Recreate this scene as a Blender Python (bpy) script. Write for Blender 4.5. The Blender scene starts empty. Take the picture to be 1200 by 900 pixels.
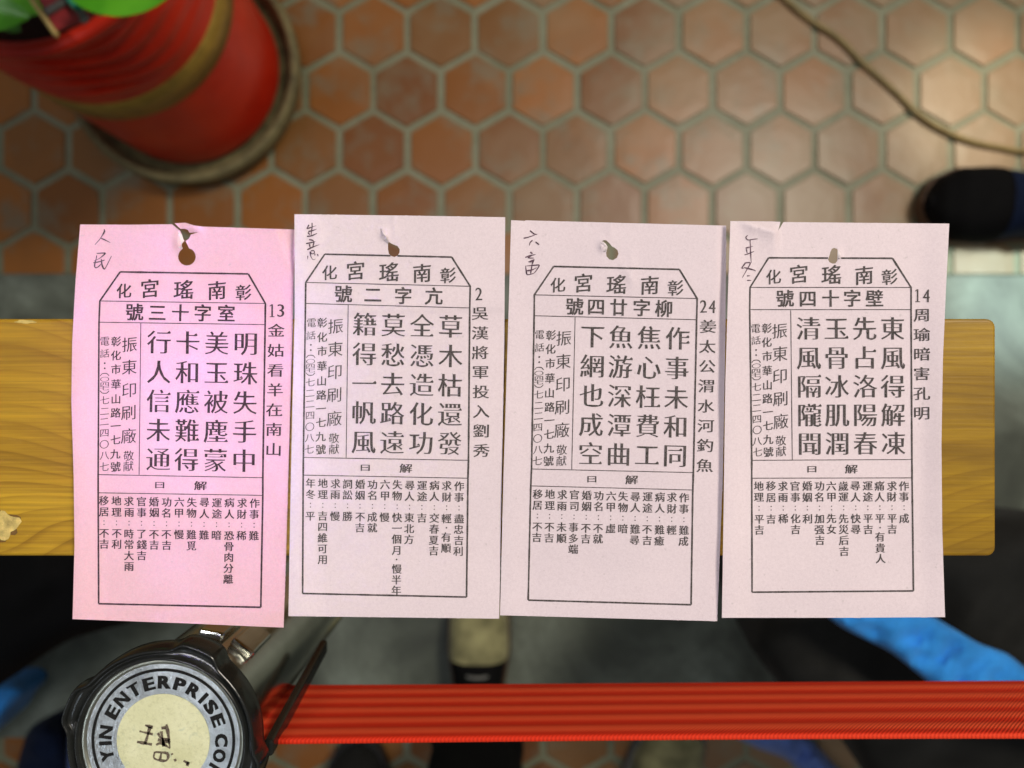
import bpy, bmesh, math, random
from mathutils import Vector, Matrix, noise
from mathutils.geometry import delaunay_2d_cdt
random.seed(7)
R = math.radians
scene = bpy.context.scene
COL = scene.collection

# ------------------------------------------------------------------ camera, world, lamps
CAMZ = 1.19
cd = bpy.data.cameras.new('camera'); cam = bpy.data.objects.new('camera', cd); COL.objects.link(cam)
cam.location = (0, 0, CAMZ); cam.rotation_euler = (0, 0, 0)
cd.lens = 27; cd.sensor_width = 36; cd.clip_start = .01; cd.clip_end = 50
cd.dof.use_dof = True; cd.dof.focus_distance = .2485; cd.dof.aperture_fstop = 8.6
scene.camera = cam
W = bpy.data.worlds.new('World'); scene.world = W; W.use_nodes = True
W.node_tree.nodes['Background'].inputs[0].default_value = (.97, .97, .95, 1)
W.node_tree.nodes['Background'].inputs[1].default_value = .13

def area(name, loc, size, power, col, target=(0, 0, .9), spread=180):
    l = bpy.data.lights.new(name, 'AREA'); l.shape = 'DISK'; l.size = size; l.energy = power; l.color = col
    l.spread = R(spread)
    o = bpy.data.objects.new(name, l); COL.objects.link(o); o.location = loc
    o.rotation_euler = (Vector(target) - Vector(loc)).to_track_quat('-Z', 'Y').to_euler()
    return o
area('warm_ceiling_lamp', (1.12, .82, 2.6), .55, 39, (1, .91, .77))
area('slip_fill_light', (-.32, .14, 2.05), .28, 4.8, (.97, .95, 1))  # added fill close over the slips so they outshine the floor
area('violet_lamp', (-.20, .45, 1.9), .05, .020, (.42, .36, 1), (-.102, -.005, .94), 8)
area('label_glint_light', (-.50, -.95, 2.4), .30, 1.5, (.74, .87, 1))  # added cool source, placed to mirror a bluish glint in the post label
def spot(name, loc, target, power, col, ang, blend=.8, size=.05):
    l = bpy.data.lights.new(name, 'SPOT'); l.energy = power; l.color = col; l.spot_size = R(ang); l.spot_blend = blend
    l.shadow_soft_size = size
    o = bpy.data.objects.new(name, l); COL.objects.link(o); o.location = loc
    o.rotation_euler = (Vector(target) - Vector(loc)).to_track_quat('-Z', 'Y').to_euler()
spot('floor_spotlight', (1.5, 1.0, 2.4), (.73, .43, 0), 150, (1, .86, .62), 7)
spot('strip_fill_spot', (1.6, .1, 2.3), (.79, .155, 0), 420, (.80, 1, .92), 7.5)  # added greenish pool of light, brightens the right end of the strip
scene.view_settings.view_transform = 'Standard'; scene.view_settings.look = 'None'
scene.view_settings.exposure = 0; scene.view_settings.gamma = 1

def P(px, py, z):          # point at height z under the downward camera
    d = CAMZ - z
    return Vector(((px - 600) * d / 900, (450 - py) * d / 900, z))

# ------------------------------------------------------------------ helpers
def link(name, me, mat=None, parent=None, smooth=False):
    o = bpy.data.objects.new(name, me); COL.objects.link(o)
    if mat: me.materials.append(mat)
    if parent: o.parent = parent
    if smooth:
        for p in me.polygons: p.use_smooth = True
    return o
def mesh(name, v, f, mat=None, parent=None, smooth=False):
    me = bpy.data.meshes.new(name); me.from_pydata([tuple(a) for a in v], [], f); me.update()
    return link(name, me, mat, parent, smooth)
def bmo(name, bm, mat=None, parent=None, smooth=False):
    bmesh.ops.recalc_face_normals(bm, faces=bm.faces)
    me = bpy.data.meshes.new(name); bm.to_mesh(me); bm.free()
    return link(name, me, mat, parent, smooth)
def empty(name, loc, label, cat, group=None):
    o = bpy.data.objects.new(name, None); COL.objects.link(o); o.location = loc; o.empty_display_size = .05
    tag(o, label, cat, group); return o
def tag(o, label, cat, group=None):
    o['label'] = label; o['category'] = cat
    if group: o['group'] = group
def keep(o, parent):       # parent without moving
    o.parent = parent; o.matrix_parent_inverse = Matrix.Translation(-parent.location)
def box(name, lo, hi, mat, parent=None, bev=0, seg=2):
    bm = bmesh.new(); bmesh.ops.create_cube(bm, size=1)
    for v in bm.verts:
        v.co = Vector([lo[i] + (v.co[i] + .5) * (hi[i] - lo[i]) for i in range(3)])
    if bev: bmesh.ops.bevel(bm, geom=bm.edges[:], offset=bev, segments=seg, profile=.5, affect='EDGES')
    return bmo(name, bm, mat, parent, smooth=False)
def lathe(name, prof, c, mat, parent=None, n=96, rf=None):
    v = []; f = []; m = len(prof)
    for i in range(n):
        a = 2 * math.pi * i / n
        for j, (r, z) in enumerate(prof):
            rr = rf(r, z, a) if rf else r
            v.append((c[0] + rr * math.cos(a), c[1] + rr * math.sin(a), z))
    for i in range(n):
        for j in range(m - 1):
            a = i * m + j; b = ((i + 1) % n) * m + j
            f.append((a, b, b + 1, a + 1))
    return mesh(name, v, f, mat, parent, True)
def tube(name, pts, r, mat, parent=None, n=10, rr=None):
    pts = [Vector(p) for p in pts]; v = []; f = []
    for i, p in enumerate(pts):
        t = (pts[min(i + 1, len(pts) - 1)] - pts[max(i - 1, 0)]).normalized()
        s = t.cross(Vector((0, 0, 1))); s = s.normalized() if s.length > 1e-4 else Vector((1, 0, 0))
        u = s.cross(t); q = rr(i / (len(pts) - 1)) if rr else 1
        for k in range(n):
            a = 2 * math.pi * k / n
            v.append(p + (s * math.cos(a) + u * math.sin(a)) * r * q)
    for i in range(len(pts) - 1):
        for k in range(n):
            f.append((i * n + k, i * n + (k + 1) % n, (i + 1) * n + (k + 1) % n, (i + 1) * n + k))
    f.append(tuple(range(n))[::-1]); f.append(tuple((len(pts) - 1) * n + k for k in range(n)))
    return mesh(name, v, f, mat, parent, True)
def smooth_path(pts, n=8):
    out = []; L = len(pts)
    for i in range(L - 1):
        p0 = pts[max(i - 1, 0)]; p1 = pts[i]; p2 = pts[i + 1]; p3 = pts[min(i + 2, L - 1)]
        for k in range(n):
            t = k / n
            out.append(tuple(.5 * ((2 * p1[c]) + (-p0[c] + p2[c]) * t + (2 * p0[c] - 5 * p1[c] + 4 * p2[c] - p3[c]) * t * t
                       + (-p0[c] + 3 * p1[c] - 3 * p2[c] + p3[c]) * t ** 3) for c in range(len(p1))))
    out.append(tuple(pts[-1])); return out

# ------------------------------------------------------------------ materials
class NT:
    def __init__(s, name):
        s.m = bpy.data.materials.new(name); s.m.use_nodes = True; s.t = s.m.node_tree
        s.b = s.t.nodes['Principled BSDF']
    def n(s, typ, **k):
        x = s.t.nodes.new(typ)
        for a, v in k.items():
            if a.startswith('i_'): x.inputs[a[2:].replace('_', ' ')].default_value = v
            else: setattr(x, a, v)
        return x
    def l(s, a, b): s.t.links.new(a, b)
    def coord(s, scale=(1, 1, 1), rot=(0, 0, 0), kind='Object'):
        c = s.n('ShaderNodeTexCoord'); mp = s.n('ShaderNodeMapping')
        mp.inputs['Scale'].default_value = scale; mp.inputs['Rotation'].default_value = rot
        s.l(c.outputs[kind], mp.inputs[0]); return mp.outputs[0]
    def noise(s, vec, scale, detail=4, rough=.55, dist=0):
        x = s.n('ShaderNodeTexNoise', i_Scale=scale, i_Detail=detail, i_Roughness=rough, i_Distortion=dist)
        s.l(vec, x.inputs['Vector']); return x.outputs['Fac']
    def ramp(s, fac, stops):
        x = s.n('ShaderNodeValToRGB'); e = x.color_ramp.elements
        while len(e) < len(stops): e.new(.5)
        for i, (p, c) in enumerate(stops): e[i].position = p; e[i].color = (*c, 1) if len(c) == 3 else c
        s.l(fac, x.inputs[0]); return x.outputs[0]
    def mix(s, fac, a, b, mode='MIX'):
        x = s.n('ShaderNodeMix', data_type='RGBA', blend_type=mode)
        for sock, v in ((x.inputs[0], fac), (x.inputs[6], a), (x.inputs[7], b)):
            if isinstance(v, (int, float)): sock.default_value = v
            elif isinstance(v, tuple): sock.default_value = (*v, 1) if len(v) == 3 else v
            else: s.l(v, sock)
        return x.outputs[2]
    def bump(s, h, strength=.3, dist=.001, prev=None):
        x = s.n('ShaderNodeBump', i_Strength=strength, i_Distance=dist); s.l(h, x.inputs['Height'])
        if prev: s.l(prev, x.inputs['Normal'])
        s.l(x.outputs[0], s.b.inputs['Normal']); return x.outputs[0]
    def base(s, c):
        if isinstance(c, tuple): s.b.inputs['Base Color'].default_value = (*c, 1)
        else: s.l(c, s.b.inputs['Base Color'])
    def set(s, **k):
        for a, v in k.items(): s.b.inputs[a.replace('_', ' ')].default_value = v
WHITE = (1, 1, 1); BLACK = (0, 0, 0)

def simple(name, c, rough=.6, metal=0, var=.25, scale=60, bump=.2, bd=.0008, aniso=0):
    m = NT(name); v = m.coord()
    f = m.noise(v, scale)
    lo = tuple(x * (1 - var) for x in c); hi = tuple(min(1, x * (1 + var)) for x in c)
    m.base(m.ramp(f, [(.3, lo), (.7, hi)])); m.set(Roughness=rough, Metallic=metal)
    if aniso: m.set(Anisotropic=aniso)
    if bump: m.bump(m.noise(v, scale * 6), bump, bd)
    return m.m

def paper_mat(name, c, c2):
    m = NT(name); v = m.coord()
    a = m.noise(v, 25, 3); b = m.noise(v, 1100, 3, .75); s = m.noise(v, 420, 2); g = m.noise(v, 2600, 2, .6)
    col = m.ramp(a, [(.3, c), (.7, c2)])
    col = m.mix(m.ramp(b, [(.28, (.20,) * 3), (.62, (0, 0, 0))]), col, (.42, .32, .35))
    col = m.mix(m.ramp(g, [(.40, (0,) * 3), (.62, (.16,) * 3)]), col, (.90, .80, .82))
    col = m.mix(m.ramp(s, [(.70, (0, 0, 0)), (.78, (.35,) * 3)]), col, (.42, .36, .36))
    m.base(col); m.set(Roughness=.85); m.b.inputs['Specular IOR Level'].default_value = .2
    n1 = m.bump(m.noise(v, 900, 4, .7), .15, .0003)
    m.bump(m.noise(v, 38, 3), .38, .0016, n1)
    return m.m
def ink_mat(name, c, c2, lo=.35, hi=.75):
    m = NT(name); v = m.coord()
    m.base(m.mix(m.ramp(m.noise(v, 2200, 3, .75), [(lo, BLACK), (hi, WHITE)]), c, c2))
    m.set(Roughness=.8); m.b.inputs['Specular IOR Level'].default_value = .1
    return m.m

def wood():
    m = NT('varnished_wood'); v = m.coord((1, 1, 1))
    ws = m.coord((3.5, 34, 10)); big = m.noise(ws, 1.6, 5, .6, 1.4)
    # cathedral figure: distorted bands running along the bar
    warp = m.noise(m.coord((5, 9, 4)), 1.0, 2, .5)
    sep = m.n('ShaderNodeSeparateXYZ'); m.l(v, sep.inputs[0])
    mad = m.n('ShaderNodeMath', operation='MULTIPLY_ADD'); m.l(warp, mad.inputs[0]); mad.inputs[1].default_value = .10
    m.l(sep.outputs[1], mad.inputs[2])
    mul = m.n('ShaderNodeMath', operation='MULTIPLY'); m.l(mad.outputs[0], mul.inputs[0]); mul.inputs[1].default_value = 230
    frac = m.n('ShaderNodeMath', operation='FRACT'); m.l(mul.outputs[0], frac.inputs[0])
    rings = m.ramp(frac.outputs[0], [(0, (.25,) * 3), (.12, (.0,) * 3), (.72, (.2,) * 3), (.97, (.9,) * 3), (1, (.3,) * 3)])
    mul2 = m.n('ShaderNodeMath', operation='MULTIPLY'); m.l(mad.outputs[0], mul2.inputs[0]); mul2.inputs[1].default_value = 700
    sn2 = m.n('ShaderNodeMath', operation='SINE'); m.l(mul2.outputs[0], sn2.inputs[0])
    ringmix = m.ramp(m.noise(m.coord((6, 22, 8)), 1.3, 3, .6), [(.35, (.10,) * 3), (.68, (.50,) * 3)])
    col = m.ramp(big, [(.25, (.23, .112, .005)), (.5, (.41, .222, .009)), (.75, (.55, .330, .016))])
    col = m.mix(ringmix, col, m.mix(rings, (.56, .34, .02), (.15, .06, .003)))
    col = m.mix(m.ramp(sn2.outputs[0], [(.2, BLACK), (.9, (.16,) * 3)]), col, (.15, .07, .004))
    fine = m.noise(m.coord((20, 900, 200)), 1, 3, .6)
    col = m.mix(m.ramp(fine, [(.35, (.38,) * 3), (.6, BLACK)]), col, (.13, .06, .008))
    blot = m.noise(m.coord((14, 40, 20)), 1, 3, .6)
    col = m.mix(m.ramp(blot, [(.56, BLACK), (.74, (.7,) * 3)]), col, (.12, .06, .012))
    sx = m.n('ShaderNodeSeparateXYZ'); m.l(v, sx.inputs[0])
    tone_falloff = m.n('ShaderNodeMath', operation='MULTIPLY_ADD'); m.l(sx.outputs[0], tone_falloff.inputs[0]); tone_falloff.inputs[1].default_value = 2.2; m.l(blot, tone_falloff.inputs[2])
    col = m.mix(m.ramp(tone_falloff.outputs[0], [(.45, BLACK), (.95, (.55,) * 3)]), col, (.19, .105, .010))  # darker right end: wood tone and light falloff, both put into the colour
    m.base(col); m.set(Roughness=.42); m.b.inputs['Specular IOR Level'].default_value = .3
    n1 = m.bump(fine, .22, .0003); m.bump(m.noise(v, 60, 3), .12, .002, n1)
    return m.m

def tile():
    m = NT('terracotta_tile'); oi = m.n('ShaderNodeObjectInfo')
    c = m.n('ShaderNodeTexCoord'); g = m.n('ShaderNodeNewGeometry')
    wv = g.outputs['Position']
    wn = m.n('ShaderNodeTexVoronoi', i_Scale=1 / .105); m.l(wv, wn.inputs['Vector']); vs = m.n('ShaderNodeSeparateColor'); m.l(wn.outputs['Color'], vs.inputs[0])
    rnd = m.n('ShaderNodeMath', operation='MULTIPLY_ADD'); m.l(vs.outputs[0], rnd.inputs[0]); rnd.inputs[1].default_value = .12; m.l(oi.outputs['Random'], rnd.inputs[2])
    col = m.ramp(rnd.outputs[0], [(0, (.17, .058, .012)), (.35, (.25, .088, .012)), (.7, (.35, .125, .018)), (1, (.22, .095, .022))])
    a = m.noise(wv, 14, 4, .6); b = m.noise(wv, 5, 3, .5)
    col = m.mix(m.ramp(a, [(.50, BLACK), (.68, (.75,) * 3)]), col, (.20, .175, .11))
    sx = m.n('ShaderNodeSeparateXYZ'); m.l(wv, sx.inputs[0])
    glare = m.n('ShaderNodeMath', operation='MULTIPLY_ADD'); m.l(sx.outputs[0], glare.inputs[0]); glare.inputs[1].default_value = .45
    m.l(b, glare.inputs[2])
    col = m.mix(m.ramp(glare.outputs[0], [(.42, BLACK), (.80, (.78,) * 3)]), col, (.31, .225, .125))  # pale floor glare put into the tile colour, stronger towards the right
    m.base(col); m.set(Roughness=.40); m.b.inputs['Specular IOR Level'].default_value = .6
    n1 = m.bump(m.noise(wv, 300, 3), .2, .0005); m.bump(m.noise(wv, 18, 3), .3, .003, n1)
    return m.m

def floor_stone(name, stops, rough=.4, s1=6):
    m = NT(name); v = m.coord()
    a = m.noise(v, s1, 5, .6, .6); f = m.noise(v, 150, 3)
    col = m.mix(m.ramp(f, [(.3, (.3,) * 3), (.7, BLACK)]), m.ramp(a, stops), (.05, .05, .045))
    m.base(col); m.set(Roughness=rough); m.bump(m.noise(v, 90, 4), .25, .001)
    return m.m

def fabric(name, c, var=.2, weave=1600, rough=.85, sheen=.15):
    m = NT(name); v = m.coord()
    a = m.noise(v, 30, 4); f = m.noise(v, weave * .4, 2)
    lo = tuple(x * (1 - var) for x in c); hi = tuple(min(1, x * (1 + var)) for x in c)
    m.base(m.mix(m.ramp(f, [(.3, (.3,) * 3), (.7, BLACK)]), m.ramp(a, [(.3, lo), (.7, hi)]), tuple(x * .5 for x in c)))
    m.set(Roughness=rough); m.b.inputs['Sheen Weight'].default_value = sheen; m.b.inputs['Specular IOR Level'].default_value = .15
    m.bump(m.noise(v, weave * .5, 2), .3, .0006); return m.m

M = {}
M['pink'] = paper_mat('pink_paper', (.80, .455, .53), (.84, .50, .57))
M['pale'] = paper_mat('pale_pink_paper', (.71, .60, .64), (.76, .64, .675))
M['pale2'] = paper_mat('pale_pink_paper', (.69, .585, .63), (.74, .625, .665))
M['ink'] = ink_mat('black_ink', (.020, .015, .020), (.15, .085, .105))
M['ink2'] = ink_mat('dark_ink', (.028, .028, .026), (.20, .165, .165))
M['pencil'] = ink_mat('pencil', (.055, .035, .05), (.22, .13, .17), .4, .7)
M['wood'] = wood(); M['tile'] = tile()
M['grout'] = floor_stone('cement_grout', [(.3, (.21, .225, .13)), (.7, (.31, .315, .205))], .5, 12)
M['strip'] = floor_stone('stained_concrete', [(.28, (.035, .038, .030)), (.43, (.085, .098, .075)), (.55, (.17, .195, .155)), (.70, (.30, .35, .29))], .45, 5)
M['black_plastic'] = simple('black_plastic', (.012, .013, .012), .22, 0, .3, 90, .12, .0006)
M['steel'] = simple('brushed_steel', (.66, .67, .62), .20, 1, .15, 40, .05, .0004, .75)
M['alu'] = simple('aluminium_label', (.62, .66, .68), .33, .8, .3, 120, .6, .0004)
M['rim'] = simple('worn_metal_rim', (.62, .62, .52), .30, 1, .2, 150, .2, .0003)
M['label_ink'] = ink_mat('label_black_print', (.012, .012, .012), (.05, .05, .05), .5, .8)
M['marker'] = ink_mat('marker_ink', (.07, .045, .04), (.30, .26, .18), .40, .72)
M['navy'] = fabric('navy_cloth', (.006, .013, .040), sheen=.02); M['black_cloth'] = fabric('black_cloth', (.003, .003, .0035), sheen=0)
M['charcoal'] = fabric('charcoal_cloth', (.014, .014, .013), sheen=.03)
M['blue'] = fabric('bright_blue_cloth', (.035, .29, .80), .22, 900); M['pblue'] = fabric('periwinkle_cloth', (.13, .22, .58), .25, 600)
M['beige'] = fabric('beige_canvas', (.30, .28, .14), .5); M['sage'] = fabric('sage_canvas', (.20, .21, .12), .25)
M['rubber'] = simple('brown_rubber', (.07, .03, .012), .6); M['dark_rubber'] = simple('black_rubber', (.012, .012, .014), .5)
M['lace'] = simple('grey_lace', (.16, .16, .15), .8)
M['gold'] = simple('gold_band', (.36, .23, .04), .40, .15, .2, 60, .1)
M['cement'] = simple('mossy_cement', (.17, .145, .065), .7, 0, .4, 45, .5, .003)
M['cord'] = simple('brown_cord', (.27, .20, .075), .5, 0, .2, 60)
M['soil'] = simple('dark_soil', (.03, .014, .008), .95, 0, .5, 80, .8, .006)
M['stick'] = simple('bamboo_stick', (.42, .30, .10), .6)
M['teal'] = simple('teal_ribbon', (.02, .24, .16), .5); M['redpaper'] = simple('crimson_paper', (.34, .03, .035), .5)

def sticker():
    m = NT('cream_sticker'); v = m.coord()
    col = m.ramp(m.noise(v, 90, 4, .6), [(.3, (.62, .62, .36)), (.7, (.76, .76, .50))])
    col = m.mix(m.ramp(m.noise(v, 700, 4, .7), [(.5, BLACK), (.75, (.55,) * 3)]), col, (.42, .42, .22))
    col = m.mix(m.ramp(m.noise(v, 130, 3, .6, 1), [(.60, BLACK), (.68, (.35,) * 3)]), col, (.30, .40, .33))
    m.base(col); m.set(Roughness=.6); m.bump(m.noise(v, 900, 4, .7), .4, .0003); return m.m
M['sticker'] = sticker()
def red_glaze():
    m = NT('red_glaze'); v = m.coord()
    m.base(m.ramp(m.noise(v, 12, 4, .6), [(.3, (.55, .012, .003)), (.7, (.76, .030, .007))]))
    m.set(Roughness=.34); m.bump(m.noise(v, 60, 3), .15, .002); return m.m
M['red'] = red_glaze()
def belt_mat():
    m = NT('red_webbing'); v = m.coord()
    sep = m.n('ShaderNodeSeparateXYZ'); m.l(v, sep.inputs[0])
    # twill: fine diagonal ridges
    comb = m.n('ShaderNodeMath', operation='MULTIPLY_ADD'); m.l(sep.outputs[2], comb.inputs[0]); comb.inputs[1].default_value = 1.0; m.l(sep.outputs[0], comb.inputs[2])
    s = m.n('ShaderNodeMath', operation='MULTIPLY'); m.l(comb.outputs[0], s.inputs[0]); s.inputs[1].default_value = 2 * math.pi / .0015
    sn = m.n('ShaderNodeMath', operation='SINE'); m.l(s.outputs[0], sn.inputs[0])
    r2 = m.n('ShaderNodeMath', operation='MULTIPLY'); m.l(sep.outputs[2], r2.inputs[0]); r2.inputs[1].default_value = 2 * math.pi / .0095
    s2 = m.n('ShaderNodeMath', operation='SINE'); m.l(r2.outputs[0], s2.inputs[0])
    def half(x):
        h = m.n('ShaderNodeMath', operation='MULTIPLY_ADD'); m.l(x.outputs[0], h.inputs[0]); h.inputs[1].default_value = .5; h.inputs[2].default_value = .5; return h.outputs[0]
    col = m.mix(m.ramp(half(s2), [(.15, BLACK), (.85, WHITE)]), (.70, .030, .007), (.95, .105, .034))  # light and shade of the ribs put into the colour as bands
    col = m.mix(m.ramp(half(sn), [(0, (.42,) * 3), (.8, BLACK)]), col, (.36, .012, .004))
    m.base(col); m.set(Roughness=.75); m.b.inputs['Specular IOR Level'].default_value = .2
    m.bump(sn.outputs[0], .4, .0002); return m.m
M['belt'] = belt_mat()
def leaf_mat():
    m = NT('leaf_green'); v = m.coord()
    m.base(m.ramp(m.noise(v, 20, 3), [(.3, (.05, .26, .008)), (.7, (.12, .42, .015))])); m.set(Roughness=.4); return m.m
M['leaf'] = leaf_mat()

# ------------------------------------------------------------------ setting
fl = mesh('floor', [(-8, -8, 0), (8, -8, 0), (8, 8, 0), (-8, 8, 0)], [(0, 1, 2, 3)], M['grout']); fl['kind'] = 'structure'
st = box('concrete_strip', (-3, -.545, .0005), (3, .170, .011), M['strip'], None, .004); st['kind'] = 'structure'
PITCH = .105
def tile_mesh():
    v = []; f = []
    rings = [(.0470, -.002), (.0470, .0012), (.0458, .0022), (.030, .0026)]
    for r, z in rings:
        for k in range(6):
            a = R(60 * k + 30); rr = r / math.cos(R(30)) * 1.0
            v.append((rr * math.cos(a), rr * math.sin(a), z))
    for j in range(3):
        for k in range(6): f.append((j * 6 + k, j * 6 + (k + 1) % 6, (j + 1) * 6 + (k + 1) % 6, (j + 1) * 6 + k))
    f.append(tuple(18 + k for k in range(6)))
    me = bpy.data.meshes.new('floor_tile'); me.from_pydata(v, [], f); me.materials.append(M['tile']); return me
TM = tile_mesh(); x0 = (517 - 600) * CAMZ / 900; y0 = (450 - 38) * CAMZ / 900
for row in range(-15, 3):   # the tiles in view, one by one
    y = y0 + row * PITCH * math.sqrt(3) / 2
    if -.50 < y < .155: continue
    off = 0 if row % 2 == 0 else PITCH / 2
    for k in range(-9, 10):
        x = x0 + off + k * PITCH
        if abs(x) > .96 or y < -.80: continue
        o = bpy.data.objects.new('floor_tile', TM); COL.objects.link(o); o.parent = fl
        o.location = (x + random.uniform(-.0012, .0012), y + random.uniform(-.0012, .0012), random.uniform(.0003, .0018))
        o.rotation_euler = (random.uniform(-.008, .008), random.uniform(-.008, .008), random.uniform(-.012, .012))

fv = []; ff = []
for row in range(-36, 22):
    y = y0 + row * PITCH * math.sqrt(3) / 2
    off = 0 if row % 2 == 0 else PITCH / 2
    for k in range(-28, 29):
        x = x0 + off + k * PITCH
        if -.60 < y < .155 or (abs(x) <= .96 and -.80 <= y and row < 3): continue
        b = len(fv); h = random.uniform(.0003, .0018)
        fv += [(v.co.x + x, v.co.y + y, v.co.z + h) for v in TM.vertices]; ff += [tuple(b + i for i in p.vertices) for p in TM.polygons]
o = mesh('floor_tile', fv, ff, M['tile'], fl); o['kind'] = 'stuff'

# ------------------------------------------------------------------ wooden bar the slips lie on
TOP = .94
bar = empty('wooden_bench', (0, -.0175, 0), 'long yellow varnished wooden bar under the four paper slips', 'bench')
def bar_top():
    bm = bmesh.new(); x1 = P(1167.5, 0, TOP).x; ya = P(0, 373.5, TOP).y; yb = P(0, 652, TOP).y; z0 = TOP - .032; r = .0028
    pts = [(-.5, yb), (x1 - r, yb)] + [(x1 - r + r * math.sin(R(a)), yb + r - r * math.cos(R(a))) for a in (22, 45, 67)] + [(x1, yb + r), (x1, ya - r)] \
        + [(x1 - r + r * math.cos(R(a)), ya - r + r * math.sin(R(a))) for a in (22, 45, 67)] + [(x1 - r, ya), (-.5, ya)]
    lo = [bm.verts.new((x, y, z0)) for x, y in pts]; hi = [bm.verts.new((x, y, TOP)) for x, y in pts]
    bm.faces.new(lo[::-1]); tf = bm.faces.new(hi)
    for i in range(len(pts)): bm.faces.new((lo[i], lo[(i + 1) % len(pts)], hi[(i + 1) % len(pts)], hi[i]))
    bmesh.ops.bevel(bm, geom=list(tf.edges), offset=.0011, segments=3, profile=.5, affect='EDGES')
    return bmo('plank', bm, M['wood'])
keep(bar_top(), bar)
for x in (-.36, -.02): keep(box('leg', (x - .02, -.035, .011), (x + .02, .0, TOP - .032), M['wood'], None, .002), bar)
# chipped varnish at the left end
def chip(cx, cy, rx, ry, n, mat, z):
    v = [P(cx, cy, z)]
    for k in range(n):
        a = 2 * math.pi * k / n; q = .55 + .75 * noise.noise(Vector((math.cos(a) * 1.3 + cx, math.sin(a) * 1.3, cy)))
        v.append(P(cx + rx * (q + .35) * math.cos(a), cy + ry * (q + .35) * math.sin(a), z))
    return mesh('varnish_chip', v, [(0, 1 + (k + 1) % n, 1 + k) for k in range(n)], mat)
M['chipd'] = simple('bare_dark_wood', (.15, .075, .012), .8); M['chipl'] = simple('bare_pale_wood', (.56, .42, .13), .8, 0, .4, 300)
keep(chip(4, 616, 19, 18, 26, M['chipd'], TOP + .00008), bar)
keep(chip(3.5, 616, 17, 15.6, 26, M['chipl'], TOP + .00014), bar)
keep(chip(30, 377, 14, 2.4, 18, M['chipl'], TOP + .00012), bar)
keep(chip(112, 653.5, 9, 1.1, 12, M['chipl'], TOP - .0003), bar)

# ------------------------------------------------------------------ glyphs
FC = bpy.data.curves.new('glyph_source', 'FONT'); FC.resolution_u = 3
FO = bpy.data.objects.new('glyph_source', FC); COL.objects.link(FO)
GC = {}
def raw(ch):
    if ch not in GC:
        FC.body = ch; bpy.context.view_layer.update()
        ev = FO.evaluated_get(bpy.context.evaluated_depsgraph_get()); me = ev.to_mesh()
        v = [(a.co.x, a.co.y) for a in me.vertices]; f = [tuple(p.vertices) for p in me.polygons]
        ev.to_mesh_clear()
        # make every face counter clockwise, then find the outline
        g = []
        for p in f:
            s = sum(v[p[i]][0] * v[p[(i + 1) % len(p)]][1] - v[p[(i + 1) % len(p)]][0] * v[p[i]][1] for i in range(len(p)))
            g.append(p if s > 0 else p[::-1])
        es = {}
        for p in g:
            for i in range(len(p)): es[(p[i], p[(i + 1) % len(p)])] = 1
        nx = {}; pv = {}
        for a, b in es:
            if (b, a) not in es: nx[a] = b; pv[b] = a
        GC[ch] = (v, g, nx, pv)
    return GC[ch]
def nrm(v, a, b):
    dx = v[b][0] - v[a][0]; dy = v[b][1] - v[a][1]; l = math.hypot(dx, dy) or 1
    return dy / l, -dx / l, l
def glyph(ch, ex, ey, serif=False):
    key = (ch, ex, ey, serif)
    if key in GC: return GC[key]
    v, f, nx, pv = raw(ch); out = list(v)
    for i in nx:
        if i not in pv: continue
        a = nrm(v, pv[i], i); b = nrm(v, i, nx[i])
        e1 = abs(a[0]) * ex + abs(a[1]) * ey; e2 = abs(b[0]) * ex + abs(b[1]) * ey
        det = a[0] * b[1] - a[1] * b[0]
        if abs(det) > .35:
            dx = (e1 * b[1] - e2 * a[1]) / det; dy = (a[0] * e2 - b[0] * e1) / det
        else:
            dx = (a[0] * e1 + b[0] * e2) / 2; dy = (a[1] * e1 + b[1] * e2) / 2
        m = 1.6 * max(abs(ex), abs(ey)); l = math.hypot(dx, dy)
        if l > m: dx *= m / l; dy *= m / l
        out[i] = (v[i][0] + dx, v[i][1] + dy)
    f = list(f)
    if serif:
        for i in list(nx):
            j = nx[i]
            if j not in nx or i not in pv: continue
            n = nrm(v, i, j)
            if n[0] > .97 and .035 < n[2] < .09:
                p = nrm(v, pv[i], i); q = nrm(v, j, nx[j])
                if p[1] < -.9 and q[1] > .9 and p[2] > .09 and q[2] > .09:      # the right end of a horizontal stroke
                    tx, ty = out[j]; k = len(out)
                    out += [(tx - .135, ty), (tx + .016, ty), (tx - .042, ty + .075)]; f.append((k, k + 1, k + 2))
            if n[1] > .97 and .035 < n[2] < .1:                                 # the top of a vertical stroke
                p = nrm(v, pv[i], i); q = nrm(v, j, nx[j])
                if p[0] > .9 and q[0] < -.9 and p[2] > .09 and q[2] > .09:
                    lx, ly = out[j]; k = len(out)
                    out += [(lx, ly), (lx, ly + .022), (lx - .03, ly + .03), ]; f.append((k, k + 1, k + 2))
    GC[key] = (out, f); return GC[key]

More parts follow.
